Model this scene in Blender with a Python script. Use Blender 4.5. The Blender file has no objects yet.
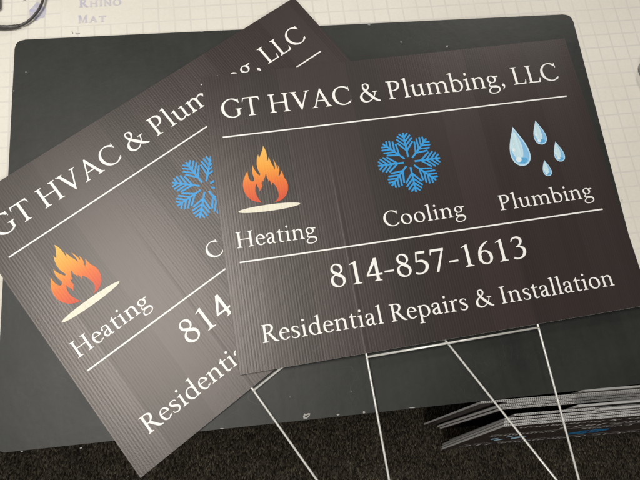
import bpy, bmesh, math, random
from mathutils import Vector, Matrix
from mathutils.geometry import delaunay_2d_cdt
random.seed(7)
C = bpy.context.scene.collection
PI = math.pi

# ------------------------------------------------------------------ helpers
def link(name, me, mats, parent=None):
    o = bpy.data.objects.new(name, me); C.objects.link(o)
    for m in (mats if isinstance(mats, (list, tuple)) else [mats]): me.materials.append(m)
    if parent: o.parent = parent
    return o
def from_bm(name, bm, mats, parent=None, smooth=False):
    me = bpy.data.meshes.new(name)
    if smooth:
        for f in bm.faces: f.smooth = True
    bm.to_mesh(me); bm.free()
    return link(name, me, mats, parent)
def thing(name, label, cat, loc=(0, 0, 0), group=None):
    o = bpy.data.objects.new(name, None); C.objects.link(o); o.location = loc
    o.empty_display_size = .05
    return tag(o, label, cat, group)
def tag(o, label, cat, group=None):
    o['label'] = label; o['category'] = cat
    if group: o['group'] = group
    return o
def box(bm, x0, x1, y0, y1, z0, z1, mi=0):
    v = [bm.verts.new(p) for p in ((x0,y0,z0),(x1,y0,z0),(x1,y1,z0),(x0,y1,z0),(x0,y0,z1),(x1,y0,z1),(x1,y1,z1),(x0,y1,z1))]
    fs = []
    for q in ((3,2,1,0),(4,5,6,7),(0,1,5,4),(1,2,6,5),(2,3,7,6),(3,0,4,7)):
        f = bm.faces.new([v[i] for i in q]); f.material_index = mi; fs.append(f)
    return fs
def prism(bm, pts, z0, z1, mi=0):
    a = [bm.verts.new((x, y, z0)) for x, y in pts]; b = [bm.verts.new((x, y, z1)) for x, y in pts]
    n = len(pts); out = []
    out.append(bm.faces.new(b)); out.append(bm.faces.new(a[::-1]))
    for i in range(n): out.append(bm.faces.new((a[i], a[(i+1) % n], b[(i+1) % n], b[i])))
    for f in out: f.material_index = mi
    return out
def tube(bm, pts, rad, n=10, cap=True, mi=0):
    pts = [Vector(p) for p in pts]; N = len(pts)
    if not hasattr(rad, '__len__'): rad = [rad]*N
    t0 = (pts[1]-pts[0]).normalized(); up = Vector((0,0,1))
    if abs(t0.dot(up)) > .95: up = Vector((1,0,0))
    nrm = (up - t0*up.dot(t0)).normalized(); rings = []
    for i, p in enumerate(pts):
        t = (pts[min(i+1, N-1)] - pts[max(i-1, 0)]).normalized()
        nrm = (nrm - t*nrm.dot(t)).normalized(); b = t.cross(nrm)
        rings.append([bm.verts.new(p + (nrm*math.cos(2*PI*k/n) + b*math.sin(2*PI*k/n))*rad[i]) for k in range(n)])
    for i in range(N-1):
        for k in range(n):
            f = bm.faces.new((rings[i][k], rings[i][(k+1)%n], rings[i+1][(k+1)%n], rings[i+1][k])); f.smooth = True; f.material_index = mi
    if cap:
        bm.faces.new(rings[0][::-1]).material_index = mi; bm.faces.new(rings[-1]).material_index = mi

# ------------------------------------------------------------------ 2D drawing (all print is built from these outlines)
def crm(pts, per=7):
    """Catmull-Rom through points of any dimension"""
    if len(pts) == 2: return [tuple(p) for p in pts]
    P = [tuple(2*a-b for a, b in zip(pts[0], pts[1]))] + [tuple(p) for p in pts] + [tuple(2*a-b for a, b in zip(pts[-1], pts[-2]))]
    out = []
    for i in range(1, len(P)-2):
        for s in range(per):
            t = s/per
            out.append(tuple(.5*((2*b)+(-a+c)*t+(2*a-5*b+4*c-d)*t*t+(-a+3*b-3*c+d)*t**3) for a, b, c, d in zip(P[i-1], P[i], P[i+1], P[i+2])))
    out.append(P[-2]); return out
def stroke(pts, per=7):
    """ribbon of quads along (x, y, width)"""
    p = crm(pts, per); L = []; R = []
    for i in range(len(p)):
        a = p[max(i-1, 0)]; b = p[min(i+1, len(p)-1)]
        dx, dy = b[0]-a[0], b[1]-a[1]; l = math.hypot(dx, dy) or 1
        nx, ny = -dy/l, dx/l; w = max(p[i][2], 4)/2
        L.append((p[i][0]+nx*w, p[i][1]+ny*w)); R.append((p[i][0]-nx*w, p[i][1]-ny*w))
    return [[L[i], L[i+1], R[i+1], R[i]] for i in range(len(p)-1)]
def arc(cx, cy, rx, ry, a0, a1, ws, wt, stress=12, n=None):
    """pen stroke round an ellipse: ws thick at the sides, wt thin at top and bottom"""
    n = n or max(6, int(abs(a1-a0)/9)); pts = []
    for i in range(n+1):
        a = math.radians(a0+(a1-a0)*i/n); w = wt+(ws-wt)*abs(math.cos(a-math.radians(stress+180)))**1.5
        pts.append((cx+(rx-w/2)*math.cos(a), cy+(ry-w/2)*math.sin(a), w))
    L = []
    for i in range(n+1):
        a = pts[max(i-1, 0)]; b = pts[min(i+1, n)]; dx, dy = b[0]-a[0], b[1]-a[1]; l = math.hypot(dx, dy)
        nx, ny = -dy/l, dx/l; w = pts[i][2]/2
        L.append(((pts[i][0]+nx*w, pts[i][1]+ny*w), (pts[i][0]-nx*w, pts[i][1]-ny*w)))
    return [[L[i][0], L[i+1][0], L[i+1][1], L[i][1]] for i in range(n)]
def rect(x0, y0, x1, y1): return [[(x0,y0),(x1,y0),(x1,y1),(x0,y1)]]
def foot(x, y, w=80, l=72, r=72, d=1):
    """bracketed serif under (d=1) or over (d=-1) a stem centred on x"""
    a, b = x-w/2, x+w/2
    return [[(a-l, y), (b+r, y), (b+r, y+d*20), (b+r*.35, y+d*31), (b, y+d*62), (a, y+d*62), (a-l*.35, y+d*31), (a-l, y+d*20)]]
def flag(x, y, w=76):
    """slanted head serif of a lower-case stem"""
    return [[(x+w/2, y), (x+w/2-12, y+2), (x-w/2-20, y-24), (x-w/2-68, y-38), (x-w/2-68, y-54), (x-w/2, y-62), (x-w/2, y-130), (x+w/2, y-130)]]
def dot(x, y, r): return [[(x+r*math.cos(2*PI*k/14), y+r*math.sin(2*PI*k/14)) for k in range(14)]]

def glyphs():
    G = {}
    def cap(x, w=84, l=66, r=66, h=650): return rect(x-w/2, 0, x+w/2, h)+foot(x, 0, w, l, r)+foot(x, h, w, l, r, -1)
    def lc(x, h=438, w=76, base=0): return rect(x-w/2, base, x+w/2, h-60)+flag(x, h, w)
    G['G'] = (719, arc(392, 325, 352, 340, 48, 312, 96, 34, 8) + stroke([(560, 590, 40), (600, 565, 34), (622, 500, 22)]) + [[(590,640),(612,648),(628,480),(606,476)]]
              + rect(556, 70, 638, 250) + foot(597, 290, 82, 62, 58, -1) + stroke([(600, 92, 60), (545, 45, 40), (470, 14, 34)]))
    G['C'] = (665, arc(390, 325, 350, 340, 48, 312, 96, 34, 8) + stroke([(560, 588, 40), (602, 560, 34), (624, 495, 20)]) + [[(594,640),(615,648),(630,478),(608,474)]]
              + stroke([(575, 52, 42), (612, 80, 32), (640, 140, 16)]))
    G['T'] = (600, rect(259, 0, 343, 640)+foot(301, 0, 84, 76, 76)+rect(40, 612, 562, 650)
              + [[(40,650),(14,505),(34,500),(62,585),(110,612),(110,650)], [(562,650),(590,505),(570,500),(540,585),(492,612),(492,650)]])
    G['H'] = (770, cap(160)+cap(610)+rect(190, 318, 590, 354))
    G['V'] = (672, [[(72,640),(164,640),(382,110),(344,-14),(326,-14)], [(344,-14),(332,80),(548,640),(594,640)]]+foot(118, 650, 80, 66, 66, -1)+foot(570, 650, 44, 66, 66, -1))
    G['A'] = (694, [[(330,665),(368,665),(622,10),(528,10),(318,560)], [(330,665),(340,575),(126,10),(82,10)], [(190,222),(455,222),(441,258),(203,258)]]+foot(104, 0, 44, 66, 66)+foot(575, 0, 84, 66, 60))
    G['&'] = (757, stroke([(222,560,44),(232,500,66),(300,380,86),(420,240,92),(540,110,90),(640,35,70),(735,2,34)], 9)
              + stroke([(222,555,40),(235,620,44),(310,650,36),(385,620,56),(408,545,68),(372,460,50),(290,385,32)], 9)
              + stroke([(290,390,34),(175,315,50),(112,210,84),(118,110,90),(185,32,70),(285,6,46),(400,40,36),(510,130,32),(580,240,32),(606,340,34)], 9)
              + [[(520,362),(700,362),(700,340),(640,328),(590,320),(520,342)]])
    G['P'] = (560, cap(152, r=76)+stroke([(150,632,32),(270,634,34),(370,612,54),(440,545,82),(444,450,86),(390,350,62),(290,302,36),(220,296,28),(160,302,24)]))
    G['R'] = (618, cap(152)+stroke([(150,632,32),(260,634,34),(355,612,54),(415,550,80),(412,462,80),(355,375,58),(270,332,36),(160,330,28)])
              + stroke([(270,345,80),(370,215,86),(470,80,86),(540,22,58),(625,-2,28)], 8))
    G['I'] = (346, cap(173))
    G['L'] = (530, cap(152)+rect(150, 0, 455, 36)+[[(380,0),(486,0),(514,165),(492,168),(462,80),(430,44),(380,36)]])
    G['M'] = (870, rect(110,0,146,640)+foot(128,0,36,60,60)+foot(110,650,60,50,10,-1)+rect(700,0,784,640)+foot(742,0,84,60,60)+foot(742,650,84,20,60,-1)
              + [[(90,650),(180,650),(450,120),(420,0)], [(430,0),(405,60),(700,650),(740,650),(740,600)]])
    G['N'] = (740, rect(120,0,158,640)+foot(139,0,38,62,62)+rect(580,0,618,640)+foot(599,650,38,62,62,-1)+[[(60,650),(170,650),(618,60),(618,-12),(596,-12),(120,560)]])
    G['O'] = (748, arc(374, 325, 336, 340, 0, 360, 96, 36, 8, 44))
    G['E'] = (557, cap(152)+rect(150,0,440,36)+rect(150,614,430,650)+rect(150,318,370,354)+[[(380,0),(460,0),(490,150),(470,150),(430,44)], [(380,650),(450,650),(462,520),(442,520),(420,606)]])
    # lower case
    G['a'] = (439, stroke([(62,328,50),(92,392,56),(150,424,38),(215,426,34),(280,392,62),(296,310,76),(294,200,78),(294,90,78),(312,34,66),(352,16,46),(410,34,20)])
              + stroke([(300,262,26),(210,240,38),(112,190,66),(82,110,76),(128,36,64),(195,28,44),(300,88,26)]) + dot(76, 330, 34))
    G['b'] = (512, lc(117, 710)+arc(262, 212, 222, 228, -150, 150, 84, 32, 12)+stroke([(85,60,30),(130,16,30),(200,4,34)]))
    G['d'] = (524, lc(396, 710)+stroke([(396,60,80),(415,24,50),(500,30,18)])+arc(250, 212, 218, 226, 28, 332, 84, 32, 12))
    G['e'] = (422, arc(226, 214, 188, 226, 10, 316, 80, 32, 14)+rect(90, 244, 372, 274)+stroke([(362,262,52),(372,244,22)])+stroke([(345,44,36),(372,62,28),(394,92,12)]))
    G['g'] = (468, arc(205, 300, 165, 140, 0, 360, 74, 30, 8, 34)+[[(300,408),(440,414),(452,400),(446,364),(330,372)]]
              + stroke([(150,176,26),(92,120,34),(84,72,50),(140,38,62),(250,28,76),(350,12,78),(412,-50,62),(398,-130,44),(320,-195,36),(190,-218,34),(80,-190,46),(40,-130,54),(62,-72,42),(140,-8,28),(180,22,24)], 9))
    G['i'] = (268, lc(136)+foot(136, 0, 76, 62, 62)+dot(130, 600, 46))
    G['l'] = (262, lc(134, 712)+foot(134, 0, 76, 62, 62))
    def arch(x0, x1): return stroke([(x0+20,330,22),(x0+90,392,36),(x0+165,420,48),(x0+235,406,70),((x0+x1)/2+120,340,76),(x1,260,76),(x1,60,76)]) if 0 else stroke([(x0+18,330,20),(x0+85,388,34),(x0+160,412,46),(x1-62,402,64),(x1-12,345,78),(x1,255,76),(x1,160,76),(x1,30,76)])
    G['n'] = (554, lc(130)+foot(130,0,76,60,60)+arch(130, 418)+foot(418,0,76,60,60))
    G['m'] = (832, lc(130)+foot(130,0,76,60,60)+arch(130, 412)+foot(412,0,76,60,60)+arch(412, 700)+foot(700,0,76,60,60))
    G['o'] = (512, arc(256, 214, 222, 228, 0, 360, 86, 32, 14, 40))
    G['p'] = (526, lc(125, 438, 76, -210)+foot(125,-230,76,60,62)+arc(270, 212, 222, 228, -150, 150, 84, 32, 12))
    G['r'] = (357, lc(128)+foot(128,0,76,60,74)+stroke([(145,320,20),(205,392,34),(262,416,56),(325,404,66)]))
    G['s'] = (372, stroke([(308,330,16),(292,385,30),(215,420,34),(120,395,54),(90,330,66),(135,268,72),(230,210,76),(296,150,72),(296,80,66),(235,18,48),(150,10,34),(70,44,34),(50,110,18)], 8))
    G['t'] = (318, rect(95,110,171,420)+[[(171,430),(171,540),(150,540),(95,470),(30,424),(30,400),(171,400)]]+rect(90,396,296,430)+stroke([(133,130,76),(142,52,74),(190,14,52),(290,34,22)]))
    G['u'] = (548, rect(88,120,164,378)+flag(126,438)+stroke([(126,150,76),(138,70,74),(200,20,56),(290,30,40),(400,98,24)])+rect(372,60,448,378)+flag(410,438)+stroke([(410,70,76),(428,24,46),(530,26,18)]))
    G[','] = (227, stroke([(108,62,70),(128,20,64),(116,-50,36),(62,-118,12)])+dot(100, 50, 46))
    G['-'] = (318, rect(32, 196, 286, 246)); G[' '] = (227, [])
    # figures
    G['1'] = (480, rect(208,0,290,600)+foot(249,0,82,78,78)+[[(290,645),(270,645),(110,572),(110,552),(208,575),(290,575)]])
    G['3'] = (480, stroke([(66,520,26),(110,590,40),(190,626,46),(290,608,66),(342,530,78),(310,430,60),(235,370,34),(170,346,24)])
              + stroke([(170,352,24),(280,346,44),(370,280,80),(382,180,86),(320,70,66),(210,16,40),(110,20,48),(52,52,56)]))
    G['4'] = (480, rect(282,0,362,640)+foot(322,0,80,60,60)+rect(30,158,455,206)+[[(282,645),(362,645),(362,600),(90,206),(30,206),(30,190)]])
    G['5'] = (480, [[(140,640),(400,640),(384,566),(150,566)], [(140,640),(168,600),(130,330),(92,345)]]
              + stroke([(104,352,30),(190,372,50),(290,352,74),(372,280,86),(382,180,88),(320,72,66),(210,16,40),(110,20,48),(52,52,56)]))
    G['6'] = (480, arc(244, 192, 202, 204, 0, 360, 86, 34, 8, 36)+stroke([(96,190,84),(98,300,84),(140,430,76),(240,550,56),(400,650,24)], 8))
    G['7'] = (480, [[(60,640),(430,640),(430,615),(418,568),(90,568),(48,480),(30,484)], [(430,625),(355,568),(120,-12),(190,-12)]])
    G['8'] = (480, arc(244, 492, 160, 154, 0, 360, 68, 32, 20, 32)+arc(240, 172, 196, 184, 0, 360, 78, 34, 20, 34)+stroke([(140,430,66),(230,355,84),(350,260,72)]))
    return G

def union(polys):
    """outline polygons -> non-overlapping triangles covering their union"""
    vs = []; fs = []
    for q in polys:
        for t in ([(q[0],q[1],q[2]), (q[0],q[2],q[3])] if len(q) == 4 else [q]):
            A = sum(t[i][0]*t[(i+1)%len(t)][1]-t[(i+1)%len(t)][0]*t[i][1] for i in range(len(t)))
            if abs(A) < 1e-2: continue
            if A < 0: t = t[::-1]
            b = len(vs); vs += [Vector(p) for p in t]; fs.append(list(range(b, b+len(t))))
    V, _, F, _, _, OF = delaunay_2d_cdt(vs, [], fs, 0, 1e-3)
    rings = [([tuple(vs[i]) for i in f], min(vs[i].x for i in f), max(vs[i].x for i in f)) for f in fs]
    def covered(x, y):
        for r, a, b in rings:
            if x < a or x > b: continue
            c = False
            for (x1, y1), (x2, y2) in zip(r, r[1:]+r[:1]):
                if (y1 > y) != (y2 > y) and x < (x2-x1)*(y-y1)/(y2-y1)+x1: c = not c
            if c: return True
        return False
    keep = []
    for f in F:
        if covered(sum(V[i].x for i in f)/len(f), sum(V[i].y for i in f)/len(f)): keep.append(f)
    return [tuple(v) for v in V], keep
GL = {}
for ch, (adv, polys) in glyphs().items(): GL[ch] = (adv, union(polys) if polys else None)

def text_geo(s, x0, x1, y, h):
    """typeset s with ink from x0 to x1, baseline y, capital height h"""
    k = h/650; pen = 0; pos = []
    for ch in s: pos.append(pen); pen += GL[ch][0]
    lo = min(p[0] for p in GL[s[0]][1][0]); hi = pos[-1]+max(p[0] for p in GL[s[-1]][1][0])
    sx = (x1-x0)/(hi-lo); V = []; F = []
    gx = min(sx, k*1.04)                                       # glyph width; what is left becomes letter spacing
    for ch, p in zip(s, pos):
        if not GL[ch][1]: continue
        adv = GL[ch][0]; cx = x0+(p+adv/2-lo)*sx
        b = len(V); v, f = GL[ch][1]
        V += [(cx+(q[0]-adv/2)*gx, y+q[1]*k) for q in v]; F += [[b+i for i in g] for g in f]
    return V, F
def flat(name, V, F, z, mat, parent=None, wx=1):
    me = bpy.data.meshes.new(name); me.from_pydata([(x, y, z) for x, y in V], [], F)
    return link(name, me, mat, parent)

# ------------------------------------------------------------------ materials
class NT:
    def __init__(s, name):
        s.m = bpy.data.materials.new(name); s.m.use_nodes = True; s.t = s.m.node_tree
        s.b = s.t.nodes['Principled BSDF']
    def n(s, typ, **kw):
        nd = s.t.nodes.new(typ)
        for k, v in kw.items():
            if k in nd.inputs.keys(): nd.inputs[k].default_value = v
            else: setattr(nd, k, v)
        return nd
    def l(s, a, b): s.t.links.new(a, b)
    def math(s, op, a, b=None, c=None):
        nd = s.t.nodes.new('ShaderNodeMath'); nd.operation = op
        for i, v in enumerate((a, b, c)):
            if v is None: continue
            if hasattr(v, 'links'): s.l(v, nd.inputs[i])
            else: nd.inputs[i].default_value = v
        return nd.outputs[0]
    def co(s, sc=(1,1,1), rot=0):
        c = s.n('ShaderNodeTexCoord'); mp = s.n('ShaderNodeMapping'); mp.inputs['Scale'].default_value = sc; mp.inputs['Rotation'].default_value[2] = rot
        s.l(c.outputs['Object'], mp.inputs[0]); return mp.outputs[0]
    def noise(s, v, scale, detail=3, rough=.5):
        nd = s.n('ShaderNodeTexNoise', Scale=scale, Detail=detail, Roughness=rough); s.l(v, nd.inputs['Vector']); return nd.outputs['Fac']
    def ramp(s, f, stops):
        r = s.n('ShaderNodeValToRGB'); e = r.color_ramp.elements
        while len(e) < len(stops): e.new(.5)
        for i, (p, c) in enumerate(stops): e[i].position = p; e[i].color = (*c, 1)
        s.l(f, r.inputs[0]); return r.outputs[0]
    def mix(s, f, a, b, blend='MIX'):
        nd = s.n('ShaderNodeMix'); nd.data_type = 'RGBA'; nd.blend_type = blend
        for i, v in ((0, f), (6, a), (7, b)):
            if hasattr(v, 'links'): s.l(v, nd.inputs[i])
            else: nd.inputs[i].default_value = v if i == 0 else (*v, 1)
        return nd.outputs[2]
    def bump(s, h, dist=1.0, strength=1.0):
        nd = s.n('ShaderNodeBump'); nd.inputs['Distance'].default_value = dist; nd.inputs['Strength'].default_value = strength
        s.l(h, nd.inputs['Height']); s.l(nd.outputs[0], s.b.inputs['Normal'])
    def set(s, **kw):
        for k, v in kw.items():
            k = k.replace('_', ' '); s.b.inputs[k].default_value = (*v, 1) if hasattr(v, '__len__') else v

FLUTE = .6096/152
def sheet_height(T):
    """relief of a printed corrugated face: flutes, the two stake bulges, slow waviness (metres)"""
    c = T.n('ShaderNodeTexCoord').outputs['Object']; sp = T.n('ShaderNodeSeparateXYZ'); T.l(c, sp.inputs[0]); x, y = sp.outputs[0], sp.outputs[1]
    wob = T.noise(T.co((9, 3, 1)), 1.0, 2)
    xx = T.math('ADD', x, T.math('MULTIPLY', wob, .0004))
    fl = T.math('MULTIPLY', T.math('COSINE', T.math('MULTIPLY', xx, 2*PI/FLUTE)), 2.2e-5)
    # every sheet sinks unevenly from flute to flute
    nx = T.noise(T.co((150, .35, 1)), 1.0, 2)
    h = T.math('ADD', T.math('MULTIPLY', nx, 1.3e-4), fl)
    for x0, top, a in ((.1772, .345, 1.6e-4), (.4312, .30, 1.2e-4)):
        d = T.math('DIVIDE', T.math('SUBTRACT', x, x0), .0030)
        g = T.math('MULTIPLY', T.math('EXPONENT', T.math('MULTIPLY', T.math('MULTIPLY', d, d), -1)), a)
        m = T.n('ShaderNodeMapRange'); m.inputs[1].default_value = top; m.inputs[2].default_value = top-.12; T.l(y, m.inputs[0])
        h = T.math('ADD', h, T.math('MULTIPLY', g, m.outputs[0]))
    slow = T.noise(T.co((5, 1.2, 1)), 1.0, 2)
    h = T.math('ADD', h, T.math('MULTIPLY', slow, .0012))
    grain = T.noise(T.co(), 480, 3, .7)
    return T.math('ADD', h, T.math('MULTIPLY', grain, 1.5e-4))
def print_mat(name, col, rough=.42, spec=.5):
    T = NT(name); T.set(Roughness=rough, Specular_IOR_Level=spec, Specular_Tint=(1, .94, .89))
    band = T.noise(T.co((24, .25, 1)), 1.0, 3, .6); fine = T.noise(T.co((420, 2.5, 1)), 1.0, 2); sp = T.noise(T.co(), 1400, 1)
    # the press left upright bands of slightly different density, with sharp sides
    ob = T.n('ShaderNodeTexCoord').outputs['Object']; sx = T.n('ShaderNodeSeparateXYZ'); T.l(ob, sx.inputs[0])
    vb = T.n('ShaderNodeTexVoronoi', Scale=17.0); vb.voronoi_dimensions = '1D'; T.l(sx.outputs[0], vb.inputs['W']); vs_ = T.n('ShaderNodeSeparateColor'); T.l(vb.outputs['Color'], vs_.inputs[0])
    f = T.math('ADD', T.math('MULTIPLY', band, .40), T.math('ADD', T.math('MULTIPLY', fine, .25), T.math('ADD', T.math('MULTIPLY', sp, .30), T.math('MULTIPLY', T.math('SUBTRACT', vs_.outputs[0], .35), .38))))
    T.l(T.math('ADD', T.math('ADD', rough-.06, T.math('MULTIPLY', vs_.outputs[1], .085)), T.math('MULTIPLY', sp, .05)), T.b.inputs['Roughness'])
    T.l(T.ramp(f, [(.3, tuple(c*.62 for c in col)), (.75, tuple(c*1.45 for c in col))]), T.b.inputs['Base Color'])
    T.bump(sheet_height(T)); return T.m
M = {}
M['ink'] = print_mat('black_brown_print', (.0215, .0135, .0130), .385, .86)
def flat_print(name, col, var=.10):
    T = NT(name); T.set(Roughness=.45, Specular_IOR_Level=.45); n = T.noise(T.co((300, 4, 1)), 1, 2)
    T.l(T.ramp(n, [(.3, tuple(c*(1-var) for c in col)), (.7, tuple(min(1, c*(1+var)) for c in col))]), T.b.inputs['Base Color']); T.bump(sheet_height(T)); return T.m
M['white_ink'] = flat_print('white_print', (.90, .88, .85), .04)
M['cream_ink'] = flat_print('cream_print', (.80, .76, .62))
M['blue_ink'] = flat_print('blue_print', (.028, .32, .72))
M['drop_pale'] = flat_print('pale_blue_print', (.52, .74, .88)); M['drop_mid'] = flat_print('mid_blue_print', (.24, .52, .80))
M['drop_light'] = flat_print('light_blue_print', (.56, .76, .84)); M['drop_white'] = flat_print('highlight_print', (.75, .85, .88))
M['drop_deep'] = flat_print('deep_blue_print', (.10, .40, .70))
T = NT('flame_print'); T.set(Roughness=.45, Specular_IOR_Level=.45)
sp = T.n('ShaderNodeSeparateXYZ'); T.l(T.n('ShaderNodeTexCoord').outputs['Object'], sp.inputs[0])
mr = T.n('ShaderNodeMapRange'); mr.inputs[1].default_value = .243; mr.inputs[2].default_value = .329; T.l(sp.outputs[1], mr.inputs[0])
T.l(T.ramp(mr.outputs[0], [(0, (.66, .075, .022)), (.3, (.78, .16, .020)), (.6, (.86, .35, .035)), (1, (.90, .52, .10))]), T.b.inputs['Base Color']); T.bump(sheet_height(T)); M['flame'] = T.m
T = NT('white_corrugated_plastic'); T.set(Base_Color=(.90, .89, .87), Roughness=.4); T.b.inputs['Subsurface Weight'].default_value = 0; M['plastic'] = T.m
T = NT('galvanised_wire'); T.set(Roughness=.32, Metallic=.35)
T.l(T.ramp(T.noise(T.co(), 240, 3), [(.3, (.68, .67, .63)), (.7, (.86, .85, .81))]), T.b.inputs['Base Color']); M['wire'] = T.m
# dark cutting board
T = NT('dark_rubber_board'); T.set(Roughness=.5, Specular_IOR_Level=.50)
a = T.noise(T.co(), 6, 5, .6); b_ = T.noise(T.co((1, 1, 1)), 160, 3); st = T.noise(T.co((60, 5, 1), .6), 1, 3, .6)
f = T.math('ADD', T.math('MULTIPLY', a, .5), T.math('ADD', T.math('MULTIPLY', b_, .22), T.math('MULTIPLY', st, .28)))
col = T.ramp(f, [(.35, (.0100, .0108, .0095)), (.68, (.0215, .0225, .0200))])
vo = T.n('ShaderNodeTexVoronoi', Scale=26.0); vo.feature = 'DISTANCE_TO_EDGE'; wv = T.n('ShaderNodeMapping'); wv.inputs['Scale'].default_value = (1, .35, 1); wv.inputs['Rotation'].default_value[2] = 1.1
nn = T.n('ShaderNodeTexNoise', Scale=7.0); cc = T.n('ShaderNodeTexCoord'); T.l(cc.outputs['Object'], nn.inputs['Vector']); mx = T.n('ShaderNodeVectorMath'); mx.operation = 'ADD'
T.l(cc.outputs['Object'], mx.inputs[0]); T.l(nn.outputs['Color'], mx.inputs[1]); T.l(mx.outputs[0], wv.inputs[0]); T.l(wv.outputs[0], vo.inputs['Vector'])
scr = T.ramp(vo.outputs['Distance'], [(0, (1,1,1)), (.006, (0,0,0))]); gate = T.ramp(T.noise(T.co(), 9, 2), [(.52, (0,0,0)), (.62, (1,1,1))])
sm = T.mix(1.0, scr, gate, 'MULTIPLY'); col = T.mix(T.math('MULTIPLY', sm, .75), col, (.050, .052, .046))
T.l(col, T.b.inputs['Base Color'])
T.l(T.math('ADD', T.math('MULTIPLY', a, .30), .33), T.b.inputs['Roughness'])
T.bump(T.math('ADD', T.math('MULTIPLY', b_, 5e-5), T.math('MULTIPLY', a, 1.2e-3))); M['board'] = T.m
T = NT('torn_paper_white'); T.set(Base_Color=(.34, .33, .31), Roughness=.8); M['chip'] = T.m
# cream mat with grid; object space is turned so that x runs along the grid
T = NT('cream_cutting_mat'); T.set(Roughness=.5, Specular_IOR_Level=.3)
sp = T.n('ShaderNodeSeparateXYZ'); cj = T.n('ShaderNodeTexCoord').outputs['Object']; T.l(cj, sp.inputs[0]); G_ = .0254
def line(x, w, off=0):
    fr = T.math('FRACT', T.math('ADD', T.math('DIVIDE', x, G_), 100.5+off)); d = T.math('ABSOLUTE', T.math('SUBTRACT', fr, .5))
    m = T.n('ShaderNodeMapRange'); m.interpolation_type = 'SMOOTHSTEP'; m.inputs[1].default_value = w/G_; m.inputs[2].default_value = w/G_*.35; T.l(d, m.inputs[0]); return m.outputs[0]
g = T.math('MAXIMUM', line(sp.outputs[0], .0019), line(sp.outputs[1], .0019))
# no grid inside the maker's box near the far left corner
inx = T.math('MULTIPLY', T.math('LESS_THAN', sp.outputs[0], 4*G_+.0006), T.math('GREATER_THAN', sp.outputs[0], -1*G_)); iny = T.math('MULTIPLY', T.math('GREATER_THAN', sp.outputs[1], .0006), T.math('LESS_THAN', sp.outputs[1], 6*G_))
g = T.math('MULTIPLY', g, T.math('SUBTRACT', 1, T.math('MULTIPLY', inx, iny)))
wear = T.noise(T.co(), 14, 4, .6); wm = T.ramp(wear, [(.3, (.25,)*3), (.62, (.9,)*3)])
blot = T.noise(T.co(), 3.5, 4); fine = T.noise(T.co(), 260, 3)
base = T.ramp(T.math('ADD', T.math('MULTIPLY', blot, .7), T.math('MULTIPLY', fine, .3)), [(.3, (.67, .635, .56)), (.7, (.78, .745, .67))])
T.l(T.mix(T.math('MULTIPLY', g, T.math('MULTIPLY', wm, .33)), base, (.42, .41, .42)), T.b.inputs['Base Color'])
T.l(T.ramp(T.noise(T.co(), 20, 3), [(.3, (.42,)*3), (.7, (.62,)*3)]), T.b.inputs['Roughness'])
T.bump(T.math('MULTIPLY', fine, 3e-5)); M['mat'] = T.m
T = NT('faded_blue_print'); T.set(Roughness=.5); T.l(T.ramp(T.noise(T.co(), 60, 3), [(.30, (.46, .45, .56)), (.65, (.60, .57, .58))]), T.b.inputs['Base Color']); M['faded'] = T.m
T = NT('grey_pencil'); T.set(Base_Color=(.30, .27, .25), Roughness=.7); M['pencil'] = T.m
T = NT('laminate_top'); T.set(Roughness=.45); T.l(T.ramp(T.noise(T.co((2, 30, 2)), 2, 4), [(.3, (.30, .26, .21)), (.7, (.40, .35, .28))]), T.b.inputs['Base Color']); M['table'] = T.m
T = NT('dark_cabinet'); T.set(Roughness=.6); T.l(T.ramp(T.noise(T.co(), 8, 4), [(.3, (.020, .018, .016)), (.7, (.035, .031, .027))]), T.b.inputs['Base Color']); M['cabinet'] = T.m
# carpet: looped pile in slanting rows
T = NT('brown_loop_carpet'); T.set(Roughness=.95, Specular_IOR_Level=.1)
sp = T.n('ShaderNodeSeparateXYZ'); T.l(T.co((1, 1, 1), .2), sp.inputs[0])
zig = T.math('PINGPONG', sp.outputs[0], .009); cv = T.n('ShaderNodeCombineXYZ'); T.l(T.math('MULTIPLY', sp.outputs[0], 380), cv.inputs[0]); T.l(T.math('MULTIPLY', T.math('ADD', sp.outputs[1], T.math('MULTIPLY', zig, 1.3)), 215), cv.inputs[1])
vo = T.n('ShaderNodeTexVoronoi', Scale=1.0, Randomness=.65); T.l(cv.outputs[0], vo.inputs['Vector'])
sep = T.n('ShaderNodeSeparateColor'); T.l(vo.outputs['Color'], sep.inputs[0])
big = T.noise(T.co(), 18, 3)
f = T.math('ADD', T.math('MULTIPLY', sep.outputs[0], .8), T.math('MULTIPLY', T.math('SUBTRACT', big, .5), .35))
c = T.ramp(f, [(.05, (.012, .010, .0075)), (.45, (.042, .035, .026)), (.75, (.095, .080, .058)), (.97, (.30, .25, .18))])
T.l(c, T.b.inputs['Base Color']); T.bump(T.math('MULTIPLY', T.math('SUBTRACT', 1, vo.outputs['Distance']), .004), 1, .9); M['carpet'] = T.m
T = NT('dark_grey_rubber_cable'); T.set(Roughness=.42); T.l(T.ramp(T.noise(T.co(), 120, 3), [(.3, (.030, .027, .026)), (.7, (.055, .050, .048))]), T.b.inputs['Base Color']); M['cable'] = T.m
T = NT('smoky_grey_plastic'); T.set(Roughness=.28); T.l(T.ramp(T.noise(T.co(), 60, 3), [(.3, (.26, .29, .29)), (.7, (.42, .45, .44))]), T.b.inputs['Base Color']); M['grey'] = T.m
T = NT('dark_grey_rim'); T.set(Roughness=.35); T.l(T.ramp(T.noise(T.co(), 60, 3), [(.3, (.17, .18, .185)), (.7, (.26, .27, .28))]), T.b.inputs['Base Color']); M['rim'] = T.m

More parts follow.
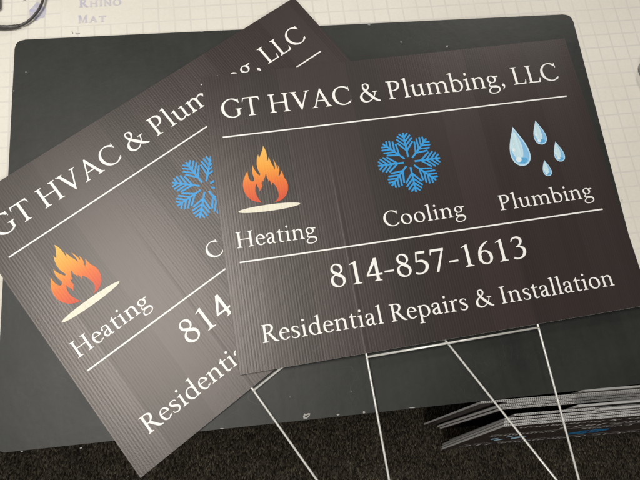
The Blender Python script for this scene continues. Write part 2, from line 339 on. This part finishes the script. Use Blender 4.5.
# ------------------------------------------------------------------ the yard sign
W, H, TH = .6096, .4572, .004
def panel_mesh(w, h, across=False):
    """fluted plastic sheet: two skins and the ribs between them, open where the flutes end; printed on both faces. Face at z=0"""
    bm = bmesh.new(); sk = .0007
    for z0, z1, k in ((-sk, 0, 1), (-TH, -TH+sk, 0)):
        fs = box(bm, 0, w, 0, h, z0, z1, 1); fs[k].material_index = 0
    n = 152 if not across else 114; t = .0018
    for i in range(n+1):
        if not across: c = t/2+i*(w-t)/n; box(bm, c-t/2, c+t/2, .0002, h-.0002, -TH+sk, -sk, 1)
        else: c = t/2+i*(h-t)/n; box(bm, .0002, w-.0002, c-t/2, c+t/2, -TH+sk, -sk, 1)
    me = bpy.data.meshes.new('panel'); bm.to_mesh(me); bm.free(); me.materials.append(M['ink']); me.materials.append(M['plastic']); return me
FL = [(168,35),(180,55),(188,76),(193,102),(195,128),(199,118),(201,101),(209,118),(219,140),(231,160),(240,180),(240,160),(236,140),(229,115),(241,135),(250,155),(254,176),(258,166),(257,150),(265,166),(267,186),(262,208),(263,220),(272,206),(281,182),(288,205),(296,226),(310,245),(318,272),(318,300),(308,330),(290,352),(265,367),(238,373),
      (255,357),(263,338),(262,318),(256,300),(247,280),(238,268),(228,255),(222,262),(217,272),(215,255),(208,240),(202,252),(199,238),(191,226),(188,205),(184,205),(180,222),(174,232),(169,252),(163,240),(160,262),(166,275),(158,292),(148,310),(145,292),(135,280),(130,262),(122,282),(122,308),(130,332),(143,355),(160,376),
      (130,372),(100,362),(72,338),(54,308),(47,275),(49,245),(60,215),(75,185),(77,205),(82,225),(92,244),(104,250),(114,245),(116,232),(108,212),(102,190),(103,168),(106,150),(112,170),(124,188),(138,206),(148,214),(152,204),(143,190),(134,168),(130,145),(131,115),(139,85),(141,97),(146,106),(152,92),(160,70),(166,52)]
def flame_pts():
    out = []   # zoom pixels of the traced outline -> sign metres (affine fitted to tip and the two flanks)
    for X, Y in FL:
        px, py = 235+X/6, 140+Y/6
        out.append(UNP(px, py))
    return out
# camera solved from the sign's corners; also used to place traced print outlines on the sheet
CAM_F = 540.675447; CR = Matrix([[0.9830081582419963, -0.16762601517929052, 0.0748096241454987], [-0.14234767475597146, -0.9534343953095368, -0.2658947034679455], [0.11589693836010806, 0.25072768669584694, -0.9610949624271803]])
CC = Vector((0.04884318, -0.02739225, 0.75662396))
def UNP(px, py, z=0.0):
    d = CR.transposed() @ Vector(((px-320)/CAM_F, (py-240)/CAM_F, 1)); t = (z-CC.z)/d.z; q = CC+d*t; return (q.x, q.y)
def snowflake():
    cx, cy, R = .2972, .2724, .0502; P = []; w = .0029
    def ln(a, b, w=w):
        dx, dy = b[0]-a[0], b[1]-a[1]; l = math.hypot(dx, dy); nx, ny = -dy/l*w/2, dx/l*w/2; ex, ey = dx/l*w*.35, dy/l*w*.35
        P.append([(a[0]+nx, a[1]+ny), (a[0]-nx, a[1]-ny), (b[0]-nx, b[1]-ny), (b[0]-nx*.5+ex, b[1]-ny*.5+ey), (b[0]+nx*.5+ex, b[1]+ny*.5+ey), (b[0]+nx, b[1]+ny)])
    for k in range(8):
        a = math.radians(90+k*45); pol = lambda r, t: (cx+R*r*math.cos(a+t), cy+R*r*math.sin(a+t))
        ln(pol(.17, 0), pol(.97, 0))
        for s in (-1, 1):
            ln(pol(.37, 0), pol(.70, s*.345), w*.95)
            for r0, L in ((.54, .34), (.68, .28), (.82, .18)):
                p = pol(r0, 0); t = a+s*math.radians(45); ln(p, (p[0]+R*L*math.cos(t), p[1]+R*L*math.sin(t)), w*.92)
    return union([[(x*1e4, y*1e4) for x, y in q] for q in P])
def tear(cx, tip, bot, r, s=1.0, dx=0, n=26):
    """teardrop outline"""
    pts = []; cyb = bot+r
    h = tip-bot
    for i in range(n):
        t = 2*PI*i/n
        y = math.cos(t); x = math.sin(t)*math.sin(t/2)**1.35
        pts.append((cx+dx+x*r*1.36*s, bot+h*(1+y)/2))
    return pts
def sign_proto():
    t = bpy.data.objects.new('yard_sign', None); C.objects.link(t); t.empty_display_size = .05
    p = bpy.data.objects.new('panel', PANEL); C.objects.link(p); p.parent = t
    zi = .00022
    for s, x0, x1, y, h in (('GT HVAC & Plumbing, LLC', .0245, .5776, .3818, .0318), ('Heating', .0207, .1366, .1752, .0238), ('Cooling', .2385, .3649, .1752, .0238),
                            ('Plumbing', .4204, .5734, .1752, .0238), ('814-857-1613', .1451, .4426, .0976, .0342), ('Residential Repairs & Installation', .0380, .5625, .0366, .0246)):
        V, F = text_geo(s, x0, x1, y, h); flat('lettering', V, F, zi, M['white_ink'], t)
    for y in (.35075, .1540):
        V = [(.0211, y-.0011), (.581, y-.0011), (.581, y+.0011), (.0211, y+.0011)]; flat('rule_line', V, [(0,1,2,3)], zi, M['white_ink'], t)
    V, F = union([[(x*1e4, y*1e4) for x, y in flame_pts()]]); flat('flame_emblem', [(x/1e4, y/1e4) for x, y in V], F, zi, M['flame'], t)
    cx, cy = .0748, .2295; V = [(cx+.0457*math.cos(a), cy+.0050*math.sin(a)) for a in [2*PI*k/48 for k in range(48)]]
    flat('flame_base', V, [list(range(48))], zi, M['cream_ink'], t)
    V, F = snowflake(); flat('snowflake_emblem', [(x/1e4, y/1e4) for x, y in V], F, zi, M['blue_ink'], t)
    for cx, tip, bot, r in ((.4757, .3090, .2412, .0166), (.5160, .3150, .2725, .0108), (.5385, .2750, .2400, .0088), (.5112, .2466, .2190, .0072)):
        bm = bmesh.new(); h = tip-bot
        def lay(pts, z, mi):
            f = bm.faces.new([bm.verts.new((x, y, z)) for x, y in pts]); f.material_index = mi
        lay(tear(cx, tip, bot, r), zi, 0)                                          # pale rim
        lay(tear(cx, tip-h*.07, bot+h*.035, r*.88), zi+.00003, 1)                  # mid blue body
        lay([(cx-r*.86*math.sin(PI*u)**.8*(.45+.55*(1-u)**.35)-.0*u, bot+h*.07+h*.82*u) for u in [k/10 for k in range(11)]] +
            [(cx+r*(.10+.38*math.sin(PI*(1-u)*1.0))*(1-(1-u)*.0)-r*.1, bot+h*.07+h*.82*(1-u)) for u in [k/10 for k in range(1, 10)]], zi+.00006, 2)   # light left lobe
        lay([(cx+r*.05+r*.50*math.cos(a), bot+h*.14+h*.075*math.sin(a)) for a in [2*PI*k/18 for k in range(18)]], zi+.00009, 4)
        lay([(cx-r*.30+r*.26*math.cos(a)+r*.1*math.sin(a), bot+h*.17+h*.065*math.sin(a)-h*.02*math.cos(a)) for a in [2*PI*k/18 for k in range(18)]], zi+.00012, 3)
        lay([(cx-r*.52+r*.15*math.cos(a), bot+h*.42+h*.05*math.sin(a)) for a in [2*PI*k/14 for k in range(14)]], zi+.00015, 3)
        lay([(cx-r*.40+r*.07*math.cos(a), bot+h*.56+h*.02*math.sin(a)) for a in [2*PI*k/10 for k in range(10)]], zi+.00015, 3)
        from_bm('droplet', bm, [M['drop_pale'], M['drop_mid'], M['drop_light'], M['drop_white'], M['drop_deep']], t)
    return t
def stake(parent, x0, x1, slope, cross):
    bm = bmesh.new(); z = -.0020; r = .00155
    X = lambda x, y: x+slope*y
    for x in (x0, x1): tube(bm, [(X(x, .13), .13, z), (X(x, 0), 0, z), (X(x, -.3), -.3, z-.0), (X(x, -.62), -.62, z)], r, 10)
    for c in cross: tube(bm, [(X(x0, c)-.001, c, z+.0002), (X(x1, c)+.001, c, z+.0002)], r, 10)
    return from_bm('wire_stake', bm, M['wire'], parent)
def copy_tree(o, parent=None):
    c = o.copy(); C.objects.link(c)
    if parent: c.parent = parent
    for ch in list(o.children): copy_tree(ch, c)
    return c
PANEL = panel_mesh(W, H); PANEL_X = panel_mesh(W, H+.018, True); PANEL_L = panel_mesh(W, H+.006, True)
s1 = sign_proto(); s2 = copy_tree(s1); s3 = copy_tree(s1)
tag(s1, 'dark printed yard sign lying on top with all of its writing readable', 'sign')
stake(s1, .1764, .4307, .006, (-.0052, -.34))
s2.location = (-.13994, -.10560, -.0055); s2.rotation_euler = (0, 0, .51106506)
tag(s2, 'dark printed yard sign tilted steeply at the left, partly covered by the other sign', 'sign')
stake(s2, .1767, .4325, .028, (-.0045, -.42))

# signs standing on the carpet, leaning on the cabinet
UX = Vector((.99527, -.0972, 0))
def leaning(o, bl, tl, flip=False, slide=0.0):
    """stand a sign with its lower left corner at bl (x,y on the carpet) and upper left corner towards tl (x,y at z=-.3)"""
    up = Vector((tl[0]-bl[0], tl[1]-bl[1], .45)); up = (up-UX*up.dot(UX)).normalized(); n = UX.cross(up).normalized()
    o0 = Vector((bl[0], bl[1], FLOOR+.0006))+UX*slide
    if flip: m = Matrix.Translation(o0+UX*W+up*H) @ Matrix((-UX, -up, n)).transposed().to_4x4()
    else: m = Matrix.Translation(o0) @ Matrix((UX, up, n)).transposed().to_4x4()
    o.matrix_world = m
FLOOR = -.75
leaning(s3, (.4545, -.2530), (.4400, -.1645), flip=True)
tag(s3, 'frontmost upside down sign of the leaning stack, blue emblems showing on its face', 'sign', 'spare signs leaning under the table')
rows = [  # lower left, upper left, kind of sheet, label
    ((.4560, -.2480), (.4410, -.1592), 0, 'second sign from the front of the leaning stack, pressed against the upside down one'),
    ((.4590, -.2426), (.4450, -.1540), 0, 'third sign from the front of the leaning stack, its third pale top edge'),
    ((.4800, -.2360), (.4690, -.1500), 0, 'sign standing alone between the front bundle and the wide dark gap of the stack'),
    ((.4617, -.2013), (.4335, -.1330), 0, 'sign just behind the wide dark gap, nearer of the two close left edges'),
    ((.4560, -.1958), (.4280, -.1272), 0, 'sign just behind the wide dark gap, farther of the two close left edges'),
    ((.4720, -.1925), (.4450, -.1238), 0, 'sign third from the back of the leaning stack, left edge tucked out of sight'),
    ((.4209, -.1838), (.4085, -.1165), 0, 'rearmost fluted sign of the stack, its left corner reaching farthest left'),
    ((.6300, -.2570), (.6200, -.1672+.0007), 1, 'plain edged sign at the right of the stack, behind the front bundle'),
    ((.6450, -.2480), (.6350, -.1600), 1, 'plain edged sign at the right of the stack, front side of the wide gap'),
    ((.6650, -.2160), (.6550, -.1500), 1, 'plain edged sign at the right of the stack, rear side of the wide gap'),
    ((.6250, -.1990), (.6100, -.1322), 1, 'plain edged sign at the far right of the stack, nearest the cabinet'),
]
# the plain edged sheets stand in gaps: measured at their own left end, the row runs along UX
def along(q, x, off): return (x, q[1]+(x-q[0])*UX.y/UX.x+off)
rows[7] = (along((.4590, -.2438), .640, .0046), along((.4450, -.1555), .630, .0035), 1, rows[7][3])
rows[8] = (along((.4800, -.2360), .600, .0070), along((.4690, -.1500), .590, .0052), 1, rows[8][3])
rows[9] = (along((.4617, -.2013), .680, -.0060), along((.4335, -.1330), .665, -.0052), 2, rows[9][3])
rows[10] = (along((.4209, -.1838), .620, .0048), along((.4085, -.1165), .610, .0050), 1, rows[10][3])
for bl, tl, kind, lab in rows:
    o = bpy.data.objects.new('yard_sign', (PANEL, PANEL_X, PANEL_L)[kind]); C.objects.link(o)
    leaning(o, bl, tl); tag(o, lab, 'sign', 'spare signs leaning under the table')

# ------------------------------------------------------------------ board, mat, table
TL, TR, BR, BL = Vector((-.278, .5637)), Vector((.6437, .5097)), Vector((.602, -.1098)), Vector((-.3187, -.0446))
def rounded(cs, r, n=7):
    out = []
    for i, c in enumerate(cs):
        a = (cs[i-1]-c).normalized(); b = (cs[(i+1) % len(cs)]-c).normalized(); p0 = c+a*r; p1 = c+b*r
        for k in range(n+1):
            t = k/n; out.append(tuple((1-t)**2*p0+2*t*(1-t)*c+t*t*p1))
    return out
ZB = -.0098; bt = .0030
bm = bmesh.new(); prism(bm, rounded([BL, BR, TR, TL], .016), ZB-bt, ZB)
bmesh.ops.bevel(bm, geom=[e for e in bm.edges if all(abs(v.co.z-ZB) < 1e-6 for v in e.verts)], offset=.0006, segments=2, affect='EDGES')
board = thing('cutting_board', 'large dark green-black rubber board with rounded corners lying under both signs', 'board')
from_bm('board_sheet', bm, M['board'], board)
for px, py, sx, sy in ((22,451.5,1.6,.7),(81,448,1.3,.8),(222,428.5,2.2,.6),(338,414.5,1.6,1.3),(364,412.3,1.4,1.4),(412,407.6,3.6,.5),(202,31.5,2,.6),(221,30.6,1.3,.7),(369,24.8,1.6,.5),(401,42,.7,1.8),(447,46.5,1.0,1.2),(14,91,.9,.9),(26,72,.7,.5),(351,391,.8,.5),(290,397,.7,.6),(622,200,.6,.9)):
    pts = []
    for k in range(9):
        a = 2*PI*k/9; rr = random.uniform(.55, 1.15); pts.append((*UNP(px+sx*rr*math.cos(a), py+sy*rr*math.sin(a), ZB), ZB+.0002))
    bm = bmesh.new(); bm.faces.new([bm.verts.new(p) for p in pts[::-1]]); from_bm('white_chip', bm, M['chip'], board)
bm = bmesh.new()   # torn paper scrap with a hole, at the near edge
ring = [(303,416.5),(304.5,413.5),(306.2,414.2),(308.4,413.2),(310.3,413.4),(309.6,416),(306.6,418.8),(303.6,418.6)]
inn = [(305,416.4),(305.6,415.2),(306.6,415.6),(308,414.9),(308.8,414.8),(308.2,415.8),(306.4,417.2),(305.2,417.4)]
o_ = [bm.verts.new((*UNP(a, b, ZB), ZB+.0003)) for a, b in ring]; i_ = [bm.verts.new((*UNP(a, b, ZB), ZB+.0006)) for a, b in inn]
for k in range(8): bm.faces.new((o_[k], i_[k], i_[(k+1)%8], o_[(k+1)%8]))
from_bm('paper_scrap', bm, M['chip'], board)

# light mat: origin at the lower left of the maker's box, x along the grid
ZM = ZB-bt-.0002; gang = math.radians(-2.6)
mat_t = thing('cutting_mat', 'cream gridded cutting mat with faded blue writing covering the table', 'mat', (-.0815-4*.0254*math.cos(gang), .5765-4*.0254*math.sin(gang), 0))
mat_t.rotation_euler = (0, 0, gang)
bm = bmesh.new(); prism(bm, [(-.55, -.62), (1.45, -.62), (1.45, .62), (-.55, .62)], ZM-.002, ZM); from_bm('mat_sheet', bm, M['mat'], mat_t)
inv = Matrix.Rotation(-gang, 2) 
def to_mat(px, py):
    q = Vector(UNP(px, py, ZM))-Vector(mat_t.location[:2]); q = inv @ q; return q.x, q.y
def smallcaps(first, rest, px0, px1, pyb, h1):
    x0, y0 = to_mat(px0, pyb); x1, _ = to_mat(px1, pyb)
    V, F = text_geo(first, x0, x0+h1*.95, y0, h1); V2, F2 = text_geo(rest, x0+h1*1.10, x1, y0, h1*.78); b = len(V)
    V = V+V2; F = F+[[b+i for i in f] for f in F2]; N = len(V); me = bpy.data.meshes.new('mat_lettering')
    me.from_pydata([(x+k*.0005, y+k*.0002, ZM+.0002+k*.00004) for k in range(4) for x, y in V], [], [[i+k*N for i in f] for k in range(4) for f in F])   # heavy letters
    link('mat_lettering', me, M['faded'], mat_t)
smallcaps('R', 'HINO', 79, 121, 7.5, .0145); smallcaps('M', 'AT', 78, 106, 23.5, .0145)
# faded round badge beside the writing: rounded head-and-horn blot
pts = []
for a, r in ((0,.95),(20,1),(45,.9),(70,1.05),(95,1.25),(115,1.0),(140,.9),(165,1.0),(190,.95),(215,1.05),(240,.9),(262,1.15),(285,.85),(310,1.0),(335,.9)):
    x, y = to_mat(38, 12); pts.append((x+.0135*r*math.cos(math.radians(a)), y+.0150*r*math.sin(math.radians(a))))
T = NT('very_faded_blue_print'); T.set(Roughness=.5); T.l(T.ramp(T.noise(T.co(), 90, 4), [(.35, (.42, .42, .56)), (.66, (.60, .56, .56))]), T.b.inputs['Base Color'])
pts = [p[:2] for p in crm([(*p, 0) for p in pts+pts[:1]], 5)][:-1]
flat('mat_badge', pts, [list(range(len(pts)))], ZM+.0002, T.m, mat_t)
for a, b in (((72,31),(73,34)),((76,34),(80,33.6)),((76,32.6),(76,34.2)),((23,1),(26,0))):
    p, q = Vector(to_mat(*a)), Vector(to_mat(*b)); d = (q-p).normalized()*.0006; nrm = Vector((-d.y, d.x))
    bm = bmesh.new(); bm.faces.new([bm.verts.new((*v, ZM+.0003)) for v in (p+nrm, p-nrm, q-nrm, q+nrm)]); from_bm('pencil_tick', bm, M['pencil'], mat_t)

# table: top, cabinet front, aligned with the board's near edge
d = (BR-BL).normalized(); ta = math.atan2(d.y, d.x); ZT = ZM-.0022
tab = thing('work_table', 'wide work table under the cream mat, its near edge hidden by the dark board', 'table', (BL.x, BL.y, 0)); tab.rotation_euler = (0, 0, ta)
bm = bmesh.new(); prism(bm, [(-.75, .004), (1.75, .004), (1.75, 1.10), (-.75, 1.10)], ZT-.028, ZT); from_bm('tabletop', bm, M['table'], tab)
bm = bmesh.new(); prism(bm, [(-.70, .022), (1.70, .022), (1.70, 1.05), (-.70, 1.05)], FLOOR+.08, ZT-.028); prism(bm, [(-.68, .06), (1.68, .06), (1.68, 1.02), (-.68, 1.02)], FLOOR, FLOOR+.08)
from_bm('cabinet', bm, M['cabinet'], tab)
# trim mat to the table edge (mat near edge stays under the board)
fl = bmesh.new(); fs = fl.faces.new([fl.verts.new(p) for p in ((-4, -4, FLOOR), (5, -4, FLOOR), (5, 4, FLOOR), (-4, 4, FLOOR))])
carpet = from_bm('floor', fl, M['carpet']); carpet['kind'] = 'structure'

# ------------------------------------------------------------------ small things on the mat
cab = thing('power_cable', 'dark grey cable with a thicker sleeve curving over the mat at the top left corner', 'cable', (*UNP(10, 25, ZM), ZM))
zc = ZM+.0034; L0 = Vector((*UNP(10, 25, ZM), ZM))
def P3(px, py, z): return Vector((*UNP(px, py, z), z))-L0
pth = [(17,26.3),(22,24.8),(27,22.2),(32,18.2),(36.5,13),(40,7.5),(42.5,1.5),(43.5,-6),(43,-16),(40,-30)]
bm = bmesh.new(); tube(bm, crm([tuple(P3(a, b, zc+.0008*i)) for i, (a, b) in enumerate(pth)], 5), .0021, 10); from_bm('cord', bm, M['cable'], cab)
sl = crm([tuple(P3(a, b, zc+.0006)) for a, b in ((-14,26.5),(-6,27),(2,27.6),(10,27.4),(16,26.6),(19.5,25.8))], 4)
bm = bmesh.new(); n_ = len(sl); tube(bm, sl, [.0041-.0014*(k/(n_-1))**1.5+(.0003 if k % 3 == 0 else 0) for k in range(n_)], 12); from_bm('strain_relief', bm, M['cable'], cab)
bm = bmesh.new(); q = P3(-9, 0, ZM+.01); box(bm, q.x-.020, q.x+.0115, q.y-.016, q.y+.045, .0002, .014)
bmesh.ops.bevel(bm, geom=bm.edges[:], offset=.003, segments=3, affect='EDGES'); from_bm('plug_body', bm, M['cable'], cab)
c0 = Vector((*UNP(651.5, 72, ZM), ZM)); rd = thing('round_tin', 'small round grey tin with a dark rim at the right edge of the mat', 'tin', c0)
def lathe(name, prof, mat, parent, n=40):
    bm = bmesh.new(); rr = [[bm.verts.new((r*math.cos(2*PI*k/n), r*math.sin(2*PI*k/n), z)) for k in range(n)] for r, z in prof]
    for i in range(len(rr)-1):
        for k in range(n): f = bm.faces.new((rr[i][k], rr[i][(k+1)%n], rr[i+1][(k+1)%n], rr[i+1][k])); f.smooth = True
    bm.faces.new(rr[0][::-1]); bm.faces.new(rr[-1]); return from_bm(name, bm, mat, parent)
lathe('tin_body', [(.0235, .0003), (.0245, .001), (.0245, .011), (.0235, .012), (.0218, .0122)], M['rim'], rd)
lathe('lid', [(.0217, .0118), (.0217, .0136), (.0205, .0145), (.016, .0141), (.012, .0146), (.004, .0149)], M['grey'], rd)

# ------------------------------------------------------------------ light: one office ceiling light, two added fill lamps, a pale room
w = bpy.data.worlds.new('World'); bpy.context.scene.world = w; w.use_nodes = True
w.node_tree.nodes['Background'].inputs[0].default_value = (1.0, .97, .93, 1); w.node_tree.nodes['Background'].inputs[1].default_value = .13
def area_lamp(x, y, z, sx, sy, p, rot=0, col=(1, .97, .915)):
    ld = bpy.data.lights.new('ceiling_or_fill_lamp', 'AREA'); ld.shape = 'RECTANGLE'; ld.size = sx; ld.size_y = sy; ld.energy = p; ld.color = col
    o = bpy.data.objects.new('ceiling_or_fill_lamp', ld); C.objects.link(o); o.location = (x, y, z); o.rotation_euler = (0, 0, rot); return o
area_lamp(-.54, .50, 2.1, .75, 1.2, 39)
area_lamp(-.6, -2.7, 2.1, .6, 1.2, 72)  # added fill lamp on the near side, lights the leaning signs' edges
area_lamp(2.5, 3.6, 2.1, .6, 1.2, 105)  # added fill lamp far beyond the table, brightens the mat towards the right

# ------------------------------------------------------------------ camera
cd = bpy.data.cameras.new('camera'); cam = bpy.data.objects.new('camera', cd); C.objects.link(cam)
cd.sensor_fit = 'HORIZONTAL'; cd.sensor_width = 36; cd.lens = CAM_F/640*36; cd.clip_start = .01; cd.clip_end = 100
cd.dof.use_dof = True; cd.dof.focus_distance = .80; cd.dof.aperture_fstop = 18
R = Matrix((CR[0], -CR[1], -CR[2])).transposed()
cam.matrix_world = Matrix.Translation(CC) @ R.to_4x4()
sc = bpy.context.scene; sc.camera = cam
sc.view_settings.view_transform = 'Standard'; sc.view_settings.look = 'None'; sc.view_settings.exposure = 0; sc.view_settings.gamma = 1
